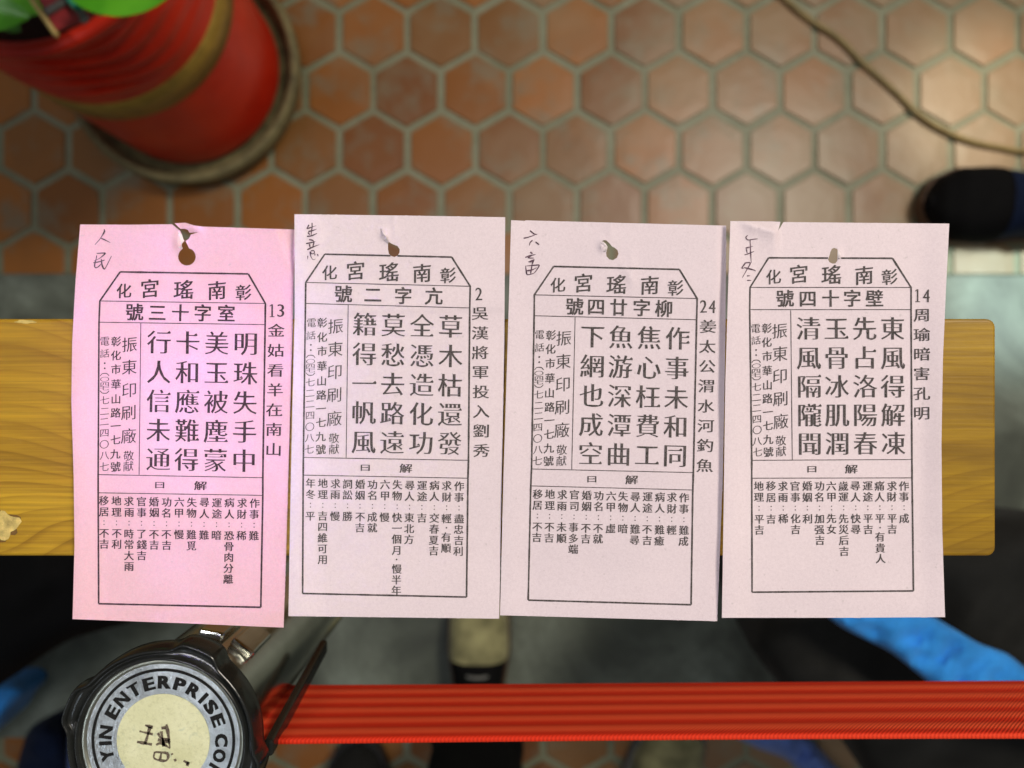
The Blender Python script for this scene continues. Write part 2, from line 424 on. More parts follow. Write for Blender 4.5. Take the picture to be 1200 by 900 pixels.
STY = {'ming': (.018, -.015, True, 0), 'bold': (.022, .014, False, 0), 'kai': (.018, .006, False, .10), 'li': (.016, -.002, True, .03),
       'small': (.022, .004, True, .02), 'fang': (.004, -.006, False, .11), 'latin': (.02, -.012, False, 0)}
class Print:
    """collects flat print in photo-plane units (px of the slip plane) that is laid on a curved sheet"""
    def __init__(s): s.v = []; s.f = []
    def glyph(s, ch, cx, cy, w, h, sty='ming', rot=0, jit=1):
        ex, ey, sf, slope = STY[sty]; v, f = glyph(ch, ex, ey, sf)
        if ch in '•·': pass
        b = len(s.v); r = R(rot + random.uniform(-.7, .7) * jit); c_, s_ = math.cos(r), math.sin(r)
        if ch.isascii():
            xs = [a[0] for a in v]; ys = [a[1] for a in v]; ox = (min(xs) + max(xs)) / 2; oy = (min(ys) + max(ys)) / 2
            sx = w / (max(xs) - min(xs)); sy = h / (max(ys) - min(ys))
        else: ox, oy, sx, sy = .5, .38, w / .93, h / .93
        jx = random.uniform(-.25, .25) * jit; jy = random.uniform(-.25, .25) * jit
        for x, y in v:
            x -= ox; y = y - oy + slope * x
            X = x * sx; Y = -y * sy
            s.v.append((cx + jx + X * c_ - Y * s_, cy + jy + X * s_ + Y * c_))
        s.f += [tuple(b + i for i in p) for p in f]
    def dot(s, cx, cy, r, n=8):
        b = len(s.v)
        for k in range(n):
            a = 2 * math.pi * k / n; s.v.append((cx + r * math.cos(a), cy + r * math.sin(a)))
        s.f.append(tuple(range(b, b + n)))
    def line(s, pts, w, sub=4, wob=.12, taper=False):
        q = []
        for i in range(len(pts) - 1):
            L = math.dist(pts[i], pts[i + 1]); n = max(1, int(L / sub))
            for k in range(n): q.append(tuple(pts[i][c] + (pts[i + 1][c] - pts[i][c]) * k / n for c in (0, 1)))
        q.append(tuple(pts[-1])); b = len(s.v); N = len(q)
        for i, p in enumerate(q):
            a = q[max(i - 1, 0)]; c = q[min(i + 1, N - 1)]; dx = c[0] - a[0]; dy = c[1] - a[1]; l = math.hypot(dx, dy) or 1
            ww = w / 2 * (1 + wob * 2 * noise.noise(Vector((p[0] * .13, p[1] * .13, w))))
            if 0 < i < N - 1:      # mitre
                d1 = (p[0] - a[0], p[1] - a[1]); d2 = (c[0] - p[0], c[1] - p[1])
                cs = (d1[0] * d2[0] + d1[1] * d2[1]) / ((math.hypot(*d1) or 1) * (math.hypot(*d2) or 1))
                ww /= max(.5, math.sqrt(max(.1, (1 + cs) / 2)))
            if taper: ww *= .45 + .75 * math.sin(math.pi * min(1, (i + .6) / N) ** .6)
            s.v += [(p[0] + dy / l * ww, p[1] - dx / l * ww), (p[0] - dy / l * ww, p[1] + dx / l * ww)]
        for i in range(N - 1): s.f.append((b + 2 * i, b + 2 * i + 1, b + 2 * i + 3, b + 2 * i + 2))
    def build(s, name, mat, parent, zf, lift=.0001):
        return mesh(name, [P(x, y, zf(x, y) + lift) for x, y in s.v], s.f, mat, parent)

# ------------------------------------------------------------------ the paper slips
def sstep(a, b, x):
    t = max(0, min(1, (x - a) / (b - a))); return t * t * (3 - 2 * t)
def gauss(x, y, cx, cy, rx, ry): return math.exp(-((x - cx) / rx) ** 2 - ((y - cy) / ry) ** 2)
def zslip(k):
    base = TOP + (.0004, .0013, .0010, .0016)[k]
    def f(x, y):
        z = base
        if k == 0:
            z += .0026 * sstep(130, 84, x) * (.5 + .5 * sstep(300, 480, y)) - .0009 * sstep(322, 330, x + (268 - y) * .36) * sstep(345, 325, y)
            z += .0010 * gauss(x, y, 209, 285, 5, 9) + .0012 * gauss(x, y, 226, 266, 9, 6)
            z += .0012 * sstep(650, 735, y) + .0003 * math.sin(y * .022 + x * .01)
        if k == 1:
            z += .0005 * math.exp(-abs(x - 462 - .06 * (y - 270)) / 6) * sstep(290, 262, y) - .0004 * sstep(370, 380, y + x * .02) * sstep(470, 380, y)
            z += .0012 * gauss(x, y, 450, 275, 4, 6) + .0014 * sstep(385, 342, x) + .0012 * sstep(640, 725, y) + .0002 * math.sin(y * .02)
        if k == 2:
            z += .0006 * math.exp(-abs(x - 716 + .1 * (y - 262)) / 6) * sstep(296, 270, y) + .0004 * math.exp(-abs(x - 726 - .55 * (y - 305)) / 5) * sstep(300, 306, y) * sstep(345, 318, y) + .0012 * gauss(x, y, 706, 288, 4.5, 7)
            z -= .0007 * sstep(839, 848, x) * sstep(520, 300, y); z += .0008 * sstep(660, 728, y)
            z += .0005 * gauss(x, y, 740, 318, 6, 20) + .0013 * sstep(628, 590, x)
        if k == 3:
            d = (y - 262) - (x - 872) * .27           # fold line of the top left corner
            m_ = sstep(862, 884, x) * sstep(916, 906, x)
            z += m_ * (.0026 * math.exp(-max(0, d) / 16) if d > 0 else .0026 + d * .00028)
            z += .0010 * gauss(x, y, 984, 298, 3, 6) + .0021 * sstep(1075, 1112, x) * (.35 + .65 * gauss(x, y, 1100, 500, 99, 170))
            z += .0016 * sstep(655, 724, y) * sstep(950, 1100, x) + .0018 * sstep(890, 850, x) + .0003 * math.sin(y * .018 + 1)
        z += .00012 * noise.noise(Vector((x * .02, y * .02, k * 5.1)))
        return z
    return f
OUT = [
 [(94, 263), (150, 263.3), (201.5, 262.8), (206.5, 267), (211, 270.5), (213.3, 275), (214.3, 279), (216.2, 282.2), (213.2, 286), (213, 288.5), (214.4, 291)]
 + [(219 + 10.4 * math.sin(R(a)), 300.8 - 10.4 * math.cos(R(a))) for a in range(-35, -340, -18)]
 + [(221.3, 291), (220, 287.5), (217.2, 282.4), (221, 280.2), (222.8, 277), (223.5, 275), (233, 272), (222, 272.8), (220, 269.2), (216, 268), (211.5, 268.2), (204.5, 261.5), (217, 261), (227, 264), (237, 265.5), (300, 267.5), (346, 269),
    (344, 330), (342.5, 400), (339, 520), (335.5, 640), (332.3, 735.5), (210, 730.2), (85, 725.5), (87.3, 640), (86.3, 560), (83.6, 470), (84.6, 400), (88.5, 330)],
 [(345, 251), (470, 252.5), (592, 254.5), (591, 400), (588, 560), (585, 725), (460, 723.5), (338, 722), (340, 600), (342.5, 480), (345.3, 370)],
 [(599, 258), (615, 258.8), (616, 258.2), (720, 261), (851, 264.4), (850, 400), (847, 560), (840.5, 728), (715, 724.5), (586, 721), (590, 560), (595, 400)],
 [(856, 259), (905, 259.5), (914.6, 260), (911.8, 271), (918, 260.2), (1000, 261), (1112.5, 262), (1109, 330), (1105, 420), (1103.3, 520), (1104.2, 620), (1107.5, 723.2), (980, 724), (846, 724), (848, 600), (850, 450), (853, 350)]]
HOLE = [None,
 [(454.6, 283), (458, 285), (461, 286.6), (465.8, 288.2), (468.4, 292), (468.2, 296), (466, 299.5), (462.3, 301.2), (458.3, 300), (455.6, 297), (454.7, 292)],
 [(705.2, 282.4), (708, 281.2), (711, 282), (714.5, 285.3), (717.2, 288.8), (720, 290), (723.6, 293), (724.9, 297.5), (723, 302), (718.5, 304.9), (714, 304), (710.8, 300.5), (710.2, 296), (711.6, 292), (712, 289.4), (710, 285.4), (707.2, 283.4)],
 [(974.8, 291.6), (977.6, 290.4), (981, 291.6), (982.4, 295), (982.8, 300), (981.2, 303.5), (981, 306), (979, 308.8), (975.6, 309), (972, 307.2), (970.2, 304.2), (972, 299.5), (973.2, 295)]]
def inside(p, poly):
    c = False; n = len(poly); j = n - 1
    for i in range(n):
        if (poly[i][1] > p[1]) != (poly[j][1] > p[1]) and p[0] < (poly[j][0] - poly[i][0]) * (p[1] - poly[i][1]) / (poly[j][1] - poly[i][1]) + poly[i][0]: c = not c
        j = i
    return c
def sheet(outline, hole, zf, step=4, th=.00011, name='paper', mat=None, parent=None, pf=None):
    pf = pf or P
    def dens(poly, m):
        q = []
        for i in range(len(poly)):
            a = poly[i]; b = poly[(i + 1) % len(poly)]; n = max(1, int(math.dist(a, b) / m))
            q += [tuple(a[c] + (b[c] - a[c]) * k / n for c in (0, 1)) for k in range(n)]
        return q
    o = dens(outline, step); h = dens(hole, step) if hole else []
    pts = [Vector(p) for p in o + h]
    ed = [(i, (i + 1) % len(o)) for i in range(len(o))] + [(len(o) + i, len(o) + (i + 1) % len(h)) for i in range(len(h))]
    xs = [p[0] for p in outline]; ys = [p[1] for p in outline]
    y = min(ys)
    rowi = 0
    while y < max(ys):
        x = min(xs) + (step / 2 if rowi % 2 else 0)
        while x < max(xs):
            if inside((x, y), outline) and not (hole and inside((x, y), hole)): pts.append(Vector((x, y)))
            x += step
        y += step * .87; rowi += 1
    r = delaunay_2d_cdt(pts, ed, [], 0, 1e-4)
    V = r[0]; F = []
    for t in r[2]:
        c = (sum(V[i].x for i in t) / 3, sum(V[i].y for i in t) / 3)
        if inside(c, outline) and not (hole and inside(c, hole)):
            s = sum(V[t[i]].x * V[t[(i + 1) % 3]].y - V[t[(i + 1) % 3]].x * V[t[i]].y for i in range(3))
            F.append(tuple(t) if s < 0 else tuple(t[::-1]))
    ob = mesh(name, [pf(v.x, v.y, zf(v.x, v.y)) for v in V], F, mat, parent, True)
    md = ob.modifiers.new('thickness', 'SOLIDIFY'); md.thickness = th; md.offset = -1
    es = ob.modifiers.new('rim_edges', 'EDGE_SPLIT'); es.split_angle = R(50)
    return ob

LV = [  # frame levels of each slip: (left x, y, right x, y) at shoulder, lines 2-4, bottom; then the top line
 [(117, 352.7, 311, 355.6), (116, 377.6, 310.7, 380.4), (115, 556.2, 308, 559.8), (115, 577.5, 308, 580.5), (115.6, 707.5, 305.6, 711.7)],
 [(358.3, 331, 551, 335.4), (358, 355.6, 550.5, 360.8), (355.5, 536.1, 549, 539.4), (355.3, 556.8, 548.4, 560.4), (354.6, 695.5, 546.7, 699.7)],
 [(626.2, 345.5, 817, 349.8), (626, 370, 816.4, 374.6), (622.9, 549.6, 812.6, 553.8), (622, 569.4, 811.9, 574.2), (619, 703.3, 809.9, 708.7)],
 [(879, 336.8, 1067.7, 336.8), (878.6, 362.8, 1067.7, 362.8), (881, 539.4, 1068.7, 538.5), (881, 560.4, 1068.9, 560), (881.4, 694, 1070.5, 692.5)]]
TL = [(140.8, 318.6, 291, 321), (380.6, 297.8, 529.4, 301.3), (648.8, 312.2, 796.1, 315.7), (900.7, 302.1, 1046, 302.7)]
VD = [(165, 163), (408, 405.6), (674, 670), (926.7, 928.5)]
POEM = [['明珠失手中', '美玉被塵蒙', '卡和應難得', '行人信未通'], ['草木枯還發', '全憑造化功', '莫愁去路遠', '籍得一帆風'],
        ['作事未和同', '焦心枉費工', '魚游深潭曲', '下網也成空'], ['東風得解凍', '先占洛陽春', '玉骨冰肌潤', '清風隔隴聞']]
NUMB = [('號三十字室', (.212, .349, .487, .624, .765)), ('號二字亢', (.229, .409, .593, .779)), ('號四廿字柳', (.247, .38, .52, .66, .797)), ('號四十字壁', (.217, .36, .5, .635, .773))]
SIDE = [('13', 324, 364, '金姑看羊在南山', 323, 387.4, 313.5, 526.5), ('2', 561, 344.6, '吳漢將軍投入劉秀', 562.6, 367, 564, 528),
        ('24', 829.4, 359.4, '姜太公渭水河釣魚', 829.5, 382.5, 826, 545.4), ('14', 1080.5, 346.4, '周瑜暗害孔明', 1080.3, 369, 1080.3, 484)]
SIDE[0] = ('13', 324, 364, '金姑看羊在南山', 323.6, 387.4, 320.6, 526.5)
FATE = [['作事難', '求財稀', '病人恐骨肉分離', '運途暗', '尋人難', '失物難覓', '六甲慢', '功名不吉', '婚姻不吉', '官事了錢吉', '求雨時常大雨', '地理不利', '移居不吉'],
        ['作事盡忠吉利', '求財輕•有順', '病人交春夏吉', '運途吉', '尋人東北方', '失物快一個月•慢半年', '六甲慢', '功名成就', '婚姻不吉', '詞訟勝', '求雨慢', '地理吉四維可用', '年冬平'],
        ['作事難成', '求財輕', '病人難癒', '運途不吉', '尋人難尋', '失物暗', '六甲虛', '功名不就', '婚姻不吉', '官司事多端', '求雨未順', '地理不吉', '移居不吉'],
        ['作事成', '求財平吉', '痛人平•有貴人', '運途平吉', '尋人快尋', '歲運先災后吉', '六甲先女', '功名加强吉', '婚姻利', '官事化吉', '求雨稀', '移居吉', '地理平吉']]
HW = [((90, 260), 15, [[(480,130),(485,170),(440,250),(400,310),(315,405)],[(420,285),(500,320),(590,365)],[(350,555),(490,548),(480,575),(400,640),(300,690)],[(350,590),(340,650),(312,760),(322,800),(350,805),(400,770),(420,740)],[(290,720),(400,700),(490,670)],[(430,650),(440,740),(465,810),(490,825),(530,760),(610,600)]]),
      ((345, 250), 15, [[(255,200),(240,230),(215,265)],[(215,270),(300,245),(385,215)],[(310,165),(310,250),(300,310),(295,385)],[(245,320),(330,300),(390,275)],[(220,405),(300,395),(400,350)],[(240,335),(270,380)],[(255,460),(320,475),(340,500)],[(205,530),(270,520),(370,495)],[(265,540),(275,600)],[(345,510),(325,580)],[(225,640),(330,590),(440,550)],[(290,660),(340,655),(350,700),(300,710),(290,665)],[(275,670),(290,760),(330,815),(370,800)],[(235,745),(232,810)],[(360,710),(360,745)],[(405,715),(418,755)]]),
      ((600, 260), 12.857, [[(270,130),(340,185),(380,185)],[(175,245),(230,235),(340,200)],[(310,275),(275,310),(262,355)],[(355,300),(410,345)],[(275,455),(310,480)],[(200,535),(270,510),(355,492)],[(300,500),(245,540),(330,545)],[(340,570),(250,605),(330,600)],[(320,585),(300,650)],[(205,660),(215,740),(235,795),(330,775)],[(215,665),(320,655),(400,650),(405,670),(360,740),(330,775)],[(225,735),(300,725),(370,690)],[(300,660),(280,780)]]),
      ((855, 260), 12, [[(255,190),(232,210),(235,235),(265,255),(330,245),(395,238)],[(290,260),(295,400),(305,580)],[(225,370),(330,342)],[(235,380),(250,440)],[(210,465),(270,445),(345,415)],[(225,575),(175,645),(200,655)],[(210,580),(280,572),(285,600),(250,660),(180,785)],[(200,640),(280,660),(350,680),(365,695)],[(245,760),(290,757)],[(245,822),(305,822)]])]
LAB = ['deep pink slip numbered 13 at the left end, with a torn punch hole', 'pale pink slip numbered 2, overlapping the deep pink slip beside it',
       'pale pink slip numbered 24 with a comma shaped hole, third from the left', 'pale pink slip numbered 14 near the end of the wooden bar']
for k in range(4):
    zf = zslip(k); lv = LV[k]
    root = empty('paper_slip', P(sum(p[0] for p in OUT[k]) / len(OUT[k]), 490, TOP), LAB[k], 'paper slip', 'printed fortune slips on the wooden bar')
    keep(sheet(OUT[k], HOLE[k], zf, 3, .00011, 'paper', M[('pink', 'pale', 'pale2', 'pale')[k]]), root)
    def Q(u, w):
        if w < 0: a = lv[0]; b = lv[1]; h = (TL[k][1] + TL[k][3]) / 2 - (a[1] + a[3]) / 2; return (a[0] + (a[2] - a[0]) * u, a[1] + (a[3] - a[1]) * u - h * w)
        i = min(3, int(w)); t = w - i; a = lv[i]; b = lv[i + 1]
        l = (a[0] + (b[0] - a[0]) * t, a[1] + (b[1] - a[1]) * t); r = (a[2] + (b[2] - a[2]) * t, a[3] + (b[3] - a[3]) * t)
        return (l[0] + (r[0] - l[0]) * u, l[1] + (r[1] - l[1]) * u)
    tilt = math.degrees(math.atan2(lv[2][3] - lv[2][1], lv[2][2] - lv[2][0]))
    # ruled frame
    pr = Print(); a = lv; t = TL[k]
    pr.line([a[4][:2], a[3][:2], a[2][:2], a[1][:2], a[0][:2], t[:2]], 2.0)
    if k in (1, 3):     # the top rule is broken by the punched hole
        hx = [p[0] for p in HOLE[k]]; 
        yl = lambda x: t[1] + (t[3] - t[1]) * (x - t[0]) / (t[2] - t[0])
        def holex(side):
            x = min(hx) if side < 0 else max(hx); mid = (min(hx) + max(hx)) / 2; s_ = mid
            while inside((s_, yl(s_)), HOLE[k]): s_ += side * .3
            return s_ + side * .3
        pr.line([t[:2], (holex(-1), yl(holex(-1)))], 2.0); pr.line([(holex(1), yl(holex(1))), t[2:]], 2.0)
    else: pr.line([t[:2], t[2:]], 2.0)
    pr.line([t[2:], a[0][2:], a[1][2:], a[2][2:], a[3][2:], a[4][2:]], 2.1)
    pr.line([a[4][:2], a[4][2:]], 2.0)
    for i in (0, 1, 2, 3):
        e = 1.0; pr.line([(a[i][0] + e, a[i][1]), (a[i][2] - e, a[i][3])], .95)
    pr.line([(VD[k][0], Q(.25, 1)[1] + .6), (VD[k][1], Q(.25, 2)[1] - .6)], .95)
    keep(pr.build('printed_frame', M['ink' if k == 0 else 'ink2'], None, zf), root)
    # lettering
    pr = Print()
    for ch, u, sz, dy in zip('化宮瑤南彰', (.145, .302, .505, .708, .866), (17, 21.5, 22.5, 21.5, 18), (2.0, -1, 0, 0, 2)):
        x, y = Q(u, -.42); pr.glyph(ch, x, y + dy, sz, sz, 'kai', tilt)
    for ch, u in zip(*NUMB[k]):
        x, y = Q(u, .5); pr.glyph(ch, x, y, 20, 19.5, 'bold', tilt)
    for c, u in enumerate((.885, .711, .536, .363)):
        for r_, w in enumerate((.125, .319, .511, .701, .891)):
            x, y = Q(u, 1 + w); pr.glyph(POEM[k][c][r_], x, y, 27.5, 27.5, 'ming', tilt, .4)
    for ch, w, sz in zip('振東印刷廠敬献', (.142, .292, .441, .59, .742, .871, .942), (17.5,) * 5 + (12,) * 2):
        x, y = Q(.184, 1 + w); pr.glyph(ch, x, y, sz, sz, 'fang', tilt)
    for ch, w in zip('彰化市華山路一七九號', (.123, .215, .308, .404, .502, .592, .680, .77, .862, .945)):
        x, y = Q(.104, 1 + w); pr.glyph(ch, x, y, 11.5, 11.5, 'kai', tilt)
    pr_arc = []
    for ch, w, h in (('電', .123, 11), ('話', .205, 10), ('•', .268, 9), ('•', .302, 9), ('(', .343, 3), ('〇', .374, 5.8), ('四', .407, 6), ('七', .433, 5), (')', .458, 3),
                     ('七', .512, 10), ('二', .582, 10.5), ('二', .652, 10.5), ('四', .725, 10), ('〇', .800, 10.5), ('八', .872, 10.5), ('七', .946, 11)):
        x, y = Q(.036, 1 + w)
        if ch == '•': pr.dot(x, y, 1.1)
        elif ch in '()': g = 1.6 if ch == '(' else -1.6; pr.line(smooth_path([(x - 5.2, y + g), (x - 2.5, y - g * .7), (x + 2.5, y - g * .7), (x + 5.2, y + g)], 4), .95, 2)
        else: pr.glyph(ch, x, y, 11, h, 'fang', tilt)
    x, y = Q(.375, 2.5); pr.glyph('曰', x, y, 12.5, 8.5, 'small', tilt)
    x, y = Q(.622, 2.5); pr.glyph('解', x, y, 14.5, 10.5, 'small', tilt)
    xr, xl = (.948, .045) if k else (.95, .035)
    for c, s in enumerate(FATE[k]):
        u = xr + (xl - xr) * c / 12; H = Q(.5, 4)[1] - Q(.5, 3)[1]
        for r_, ch in enumerate(s):
            d = (9.3, 22.3)[r_] if r_ < 2 else 47.5 + (r_ - 2) * 12.75 - (1.8 if ch == '•' else 3.6 if '•' in s[:r_] else 0)
            x, y = Q(u, 3 + d / H)
            if ch == '•': pr.dot(x, y, 1.0)
            else: pr.glyph(ch, x, y, 11.2, 11, 'small', tilt)
        for d in (33.0, 37.2):
            x, y = Q(u, 3 + d / H); pr.dot(x, y, .75, 6)
    num, nx_, ny_, s, xa, ya, xb, yb = SIDE[k]
    for i, ch in enumerate(num):
        cx = nx_ + (i - (len(num) - 1) / 2) * 10.2
        if ch == '1':
            pr.line([(cx, ny_ - 7.4), (cx, ny_ + 7)], 1.9); pr.line([(cx - 2.8, ny_ + 7.2), (cx + 2.8, ny_ + 7.2)], .9); pr.line([(cx - 2.8, ny_ - 5.2), (cx - .4, ny_ - 7.0)], 1.1); continue
        pr.glyph(ch, nx_ + (i - (len(num) - 1) / 2) * 10.2, ny_, 8.2 if ch != '1' else 4.4, 14.8, 'latin', tilt)
    for i, ch in enumerate(s):
        tt = i / (len(s) - 1); pr.glyph(ch, xa + (xb - xa) * tt, ya + (yb - ya) * tt, 19, 15.5, 'li', tilt)
    keep(pr.build('printed_lettering', M['ink' if k == 0 else 'ink2'], None, zf, .00013), root)
    (ox, oy), sc, strokes = HW[k]
    pr = Print()
    for q in strokes: pr.line(smooth_path([(ox + p[0] / sc, oy + p[1] / sc) for p in q], 5), 1.25, 1.5, .35, True)
    keep(pr.build('handwriting', M['pencil'], None, zf, .00013), root)
# curled shreds of paper at the torn punch holes
def shred(pts, k, lift, mat):
    zf = zslip(k); n = len(pts)
    v = [P(x, y, zf(x, y) + .00012 + h * lift) for x, y, h in pts]
    o = mesh('torn_flap', v, [(0, i + 1, i) for i in range(1, n - 1)], mat, None, True)
    md = o.modifiers.new('thickness', 'SOLIDIFY'); md.thickness = .0001; md.offset = 1
    return o
slips = [o for o in COL.objects if o.name.startswith('paper_slip')]
M['fibre'] = simple('torn_white_fibre', (.86, .76, .76), .9, 0, .05, 300)
keep(shred([(446, 268, 0), (447, 278, 0), (451, 281.5, .3), (455.3, 285, .4), (452.5, 277, 1), (449, 273.5, .8)], 1, .0009, M['fibre']), slips[1])
keep(shred([(704, 284, 0), (703.5, 291, 0), (708, 295, 0), (710.4, 295, .2), (711.5, 289, 1), (708, 284.5, 1)], 2, .0009, M['fibre']), slips[2])
keep(shred([(209, 271, 0), (208.5, 283, 0), (209.5, 290, 0), (213, 292, .2), (212.6, 286, .6), (215.4, 282, 1), (213, 275.5, 1)], 0, .0009, M['fibre']), slips[0])
keep(shred([(981.8, 293, 0), (984.8, 296, .6), (984.8, 301, .8), (981.6, 303.6, .2), (982.8, 298, 0)], 3, .0008, M['fibre']), slips[3])

# ------------------------------------------------------------------ crowd barrier post with its belt
pc = P(190, 869, .93); px_, py_ = pc.x, pc.y
post = empty('barrier_post', (px_, py_, 0), 'chrome barrier post with black scalloped cap and round maker label', 'barrier post')
keep(lathe('tube', [(.0250, .02), (.0250, .9202)], (px_, py_), M['steel']), post)
keep(lathe('base', [(.0, .011), (.14, .011), (.145, .018), (.12, .03), (.03, .045), (.0256, .06)], (px_, py_), M['steel']), post)
def lobes(a):
    s = 0
    for d in (68, 158, 248, 338):
        e = (math.degrees(a) - d + 180) % 360 - 180
        s = max(s, 1 / (1 + (abs(e) / 13) ** 8))
    return s
def cap_r(r, z, a):
    return r + (.0030 * lobes(a) if r > .0295 else 0)
prof = [(.0272, .9285), (.0277, .9310), (.0284, .9318), (.0289, .9316), (.0293, .9301), (.0297, .9297), (.0301, .9303), (.0306, .9318), (.0311, .9319), (.0315, .931), (.0319, .929), (.0321, .9265), (.0320, .9225), (.0310, .9205), (.0250, .9200)]
keep(lathe('cap', prof, (px_, py_), M['black_plastic'], None, 180, cap_r), post)
for ang in (52, 80):
    a = R(ang); c = Vector((px_ + .0265 * math.cos(a), py_ + .0265 * math.sin(a), .888))
    o = box('clip', (-.002, -.0050, -.010), (.0018, .0050, .012), M['steel'], None, .0012, 3); o.location = c; o.rotation_euler = (0, 0, a)
    o.location = c; o.parent = post; o.matrix_parent_inverse = Matrix.Translation(-post.location)
def disc(name, r, z, mat, n=72, r0=None):
    if r0 is None:
        o = mesh(name, [(px_, py_, z)] + [(px_ + r * math.cos(2 * math.pi * i / n), py_ + r * math.sin(2 * math.pi * i / n), z) for i in range(n)], [(0, 1 + i, 1 + (i + 1) % n) for i in range(n)], mat)
    else:
        v = [];
        for i in range(n):
            a = 2 * math.pi * i / n; v += [(px_ + r0 * math.cos(a), py_ + r0 * math.sin(a), z), (px_ + r * math.cos(a), py_ + r * math.sin(a), z)]
        o = mesh(name, v, [(2 * i, 2 * i + 1, (2 * i + 3) % (2 * n), (2 * i + 2) % (2 * n)) for i in range(n)], mat)
    keep(o, post); return o
ZL = .9290; U = (CAMZ - ZL) / 900        # metres per photo pixel at the label
keep(lathe('label_rim', [(95.5 * U, ZL - .0015), (95.5 * U, ZL + .0006), (93.5 * U, ZL + .0009), (90 * U, ZL + .0003), (89 * U, ZL - .0003)], (px_, py_), M['rim'], None, 120), post)
disc('label', 89.6 * U, ZL, M['alu']); disc('label_ring', 84.3 * U, ZL + .00012, M['label_ink'], 96, 80.8 * U)
disc('sticker', 54.5 * U, ZL + .0002, M['sticker'])
pr = Print(); LET = [('Y', -105), ('I', -93), ('N', -82), ('E', -61), ('N', -45.5), ('T', -30), ('E', -14.5), ('R', 1), ('P', 16.5), ('R', 31.5), ('I', 43.5), ('S', 55), ('E', 70), ('C', 90), ('O', 105.5), ('M', 122),
                     ('P', 138), ('A', 153), ('N', 169), ('Y', 185)]
STY['wide'] = (.058, .034, False, 0)
for ch, an in LET:
    a = R(an); rr = 68
    pr.glyph(ch, rr * math.sin(a), -rr * math.cos(a), 4.6 if ch == 'I' else (15.6 if ch not in 'EPY' else 14), 15.2, 'wide', an, 0)
keep(mesh('label_lettering', [(px_ + x * U, py_ - y * U, ZL + .00012) for x, y in pr.v], pr.f, M['label_ink']), post)
# marker scribble on the sticker, from the photograph (origin 60,720, five times enlarged)
pr = Print()
for q in [[(545,655),(590,668)],[(512,690),(590,708)],[(498,752),(585,768)],[(575,662),(545,765)],[(640,672),(668,668)],[(620,700),(640,730),(690,742)],[(670,650),(682,720),(690,790)],[(610,770),(640,760),(690,790)],[(602,810),(600,850),(668,862),(675,820),(605,812)],[(640,815),(632,858)],[(700,820),(705,828)],[(715,862),(728,855)],[(770,862),(800,880)],[(800,870),(790,893)], [(620,740),(690,755)],[(640,690),(655,780)]]:
    pr.line(smooth_path([((60 + x / 5) - 190, (720 + y / 5) - 869) for x, y in q], 4), 2.7, 1.5, .5)
keep(mesh('marker_writing', [(px_ + x * U, py_ - y * U, ZL + .00034) for x, y in pr.v], pr.f, M['marker']), post)

belt = empty('barrier_belt', (px_ + .03, -.129, .885), 'red ribbed webbing belt stretched across the bottom from the post', 'belt')
def belt_mesh():
    v = []; f = []; n = 56; xs = [px_ + .0235 + i * .004 for i in range(160)]
    zt, zb = .9105, .8585
    for x in xs:
        t = (x + .09) / .45
        for side in (1, -1):
            for j in range(n + 1):
                q = j / n; z = zb + (zt - zb) * q + .0018 * t * 1.0
                rib = .00012 * math.sin((z) * 2 * math.pi / .0095) + .0013
                edge = min(q, 1 - q) * n; rib *= min(1, edge / 2 + .6)
                y = -.1302 + .0022 * t + side * rib + .0006 * math.sin(x * 9) + (.0012 * (q - .5) * math.sin(x * 7 + 1))
                v.append((x, y, z))
    m = 2 * (n + 1)
    for i in range(len(xs) - 1):
        for s in (0, n + 1):
            for j in range(n):
                a = i * m + s + j; b = a + m
                f.append((a, b, b + 1, a + 1) if s == 0 else (a, a + 1, b + 1, b))
        for j in (0, n): f.append((i * m + j, (i + 1) * m + j, (i + 1) * m + n + 1 + j, i * m + n + 1 + j))
    return mesh('webbing', v, f, M['belt'], None, True)
keep(belt_mesh(), belt)
xb = -.0845
o = box('belt_clip', (xb - .0016, -.1330, .845), (xb + .0018, -.1270, .9165), M['black_plastic'], None, .0012, 3); keep(o, belt)
for v in o.data.vertices:
    q = (.9165 - v.co.z) / .0715; v.co.y += .0125 * q; v.co.x += -.0025 * (1 - q)

# ------------------------------------------------------------------ potted plant, top left
pcx, pcy = -.49, .472
pot = empty('potted_plant', (pcx, pcy, 0), 'red glazed plant pot with gold band standing in a mossy saucer', 'plant pot')
def ribs(r, z, a):
    w = sstep(.295, .325, z) * sstep(.425, .40, z)
    ad = math.degrees(a) % 360; m = sstep(185, 215, ad) * sstep(335, 300, ad)
    ph = 230 * z + 5 * a + 1.8 * math.sin(6 * a + 20 * z)
    return r + w * (.25 + .75 * m) * .0030 * math.sin(ph)
pp = [(.0, .03), (.136, .03), (.1405, .036)] + [(.1405 + .004 * ((z - .036) / .38), z) for z in [.036 + .38 * i / 90 for i in range(1, 91)]] + [(.1445, .42), (.149, .424), (.149, .433), (.143, .437), (.135, .434), (.133, .40)]
keep(lathe('pot', pp, (pcx, pcy), M['red'], None, 300, ribs), pot)
keep(lathe('gold_band', [(.1415, .236), (.1446, .2375), (.1450, .2865), (.1418, .288)], (pcx, pcy), M['gold'], None, 120), pot)
keep(lathe('saucer', [(.0, .0115), (.155, .0115), (.168, .016), (.172, .03), (.174, .050), (.171, .056), (.165, .058), (.161, .054), (.158, .035), (.152, .024), (.0, .022)], (pcx, pcy), M['cement'], None, 120), pot)
keep(lathe('soil', [(.0, .405), (.08, .409), (.134, .402)], (pcx, pcy), M['soil'], None, 40), pot)
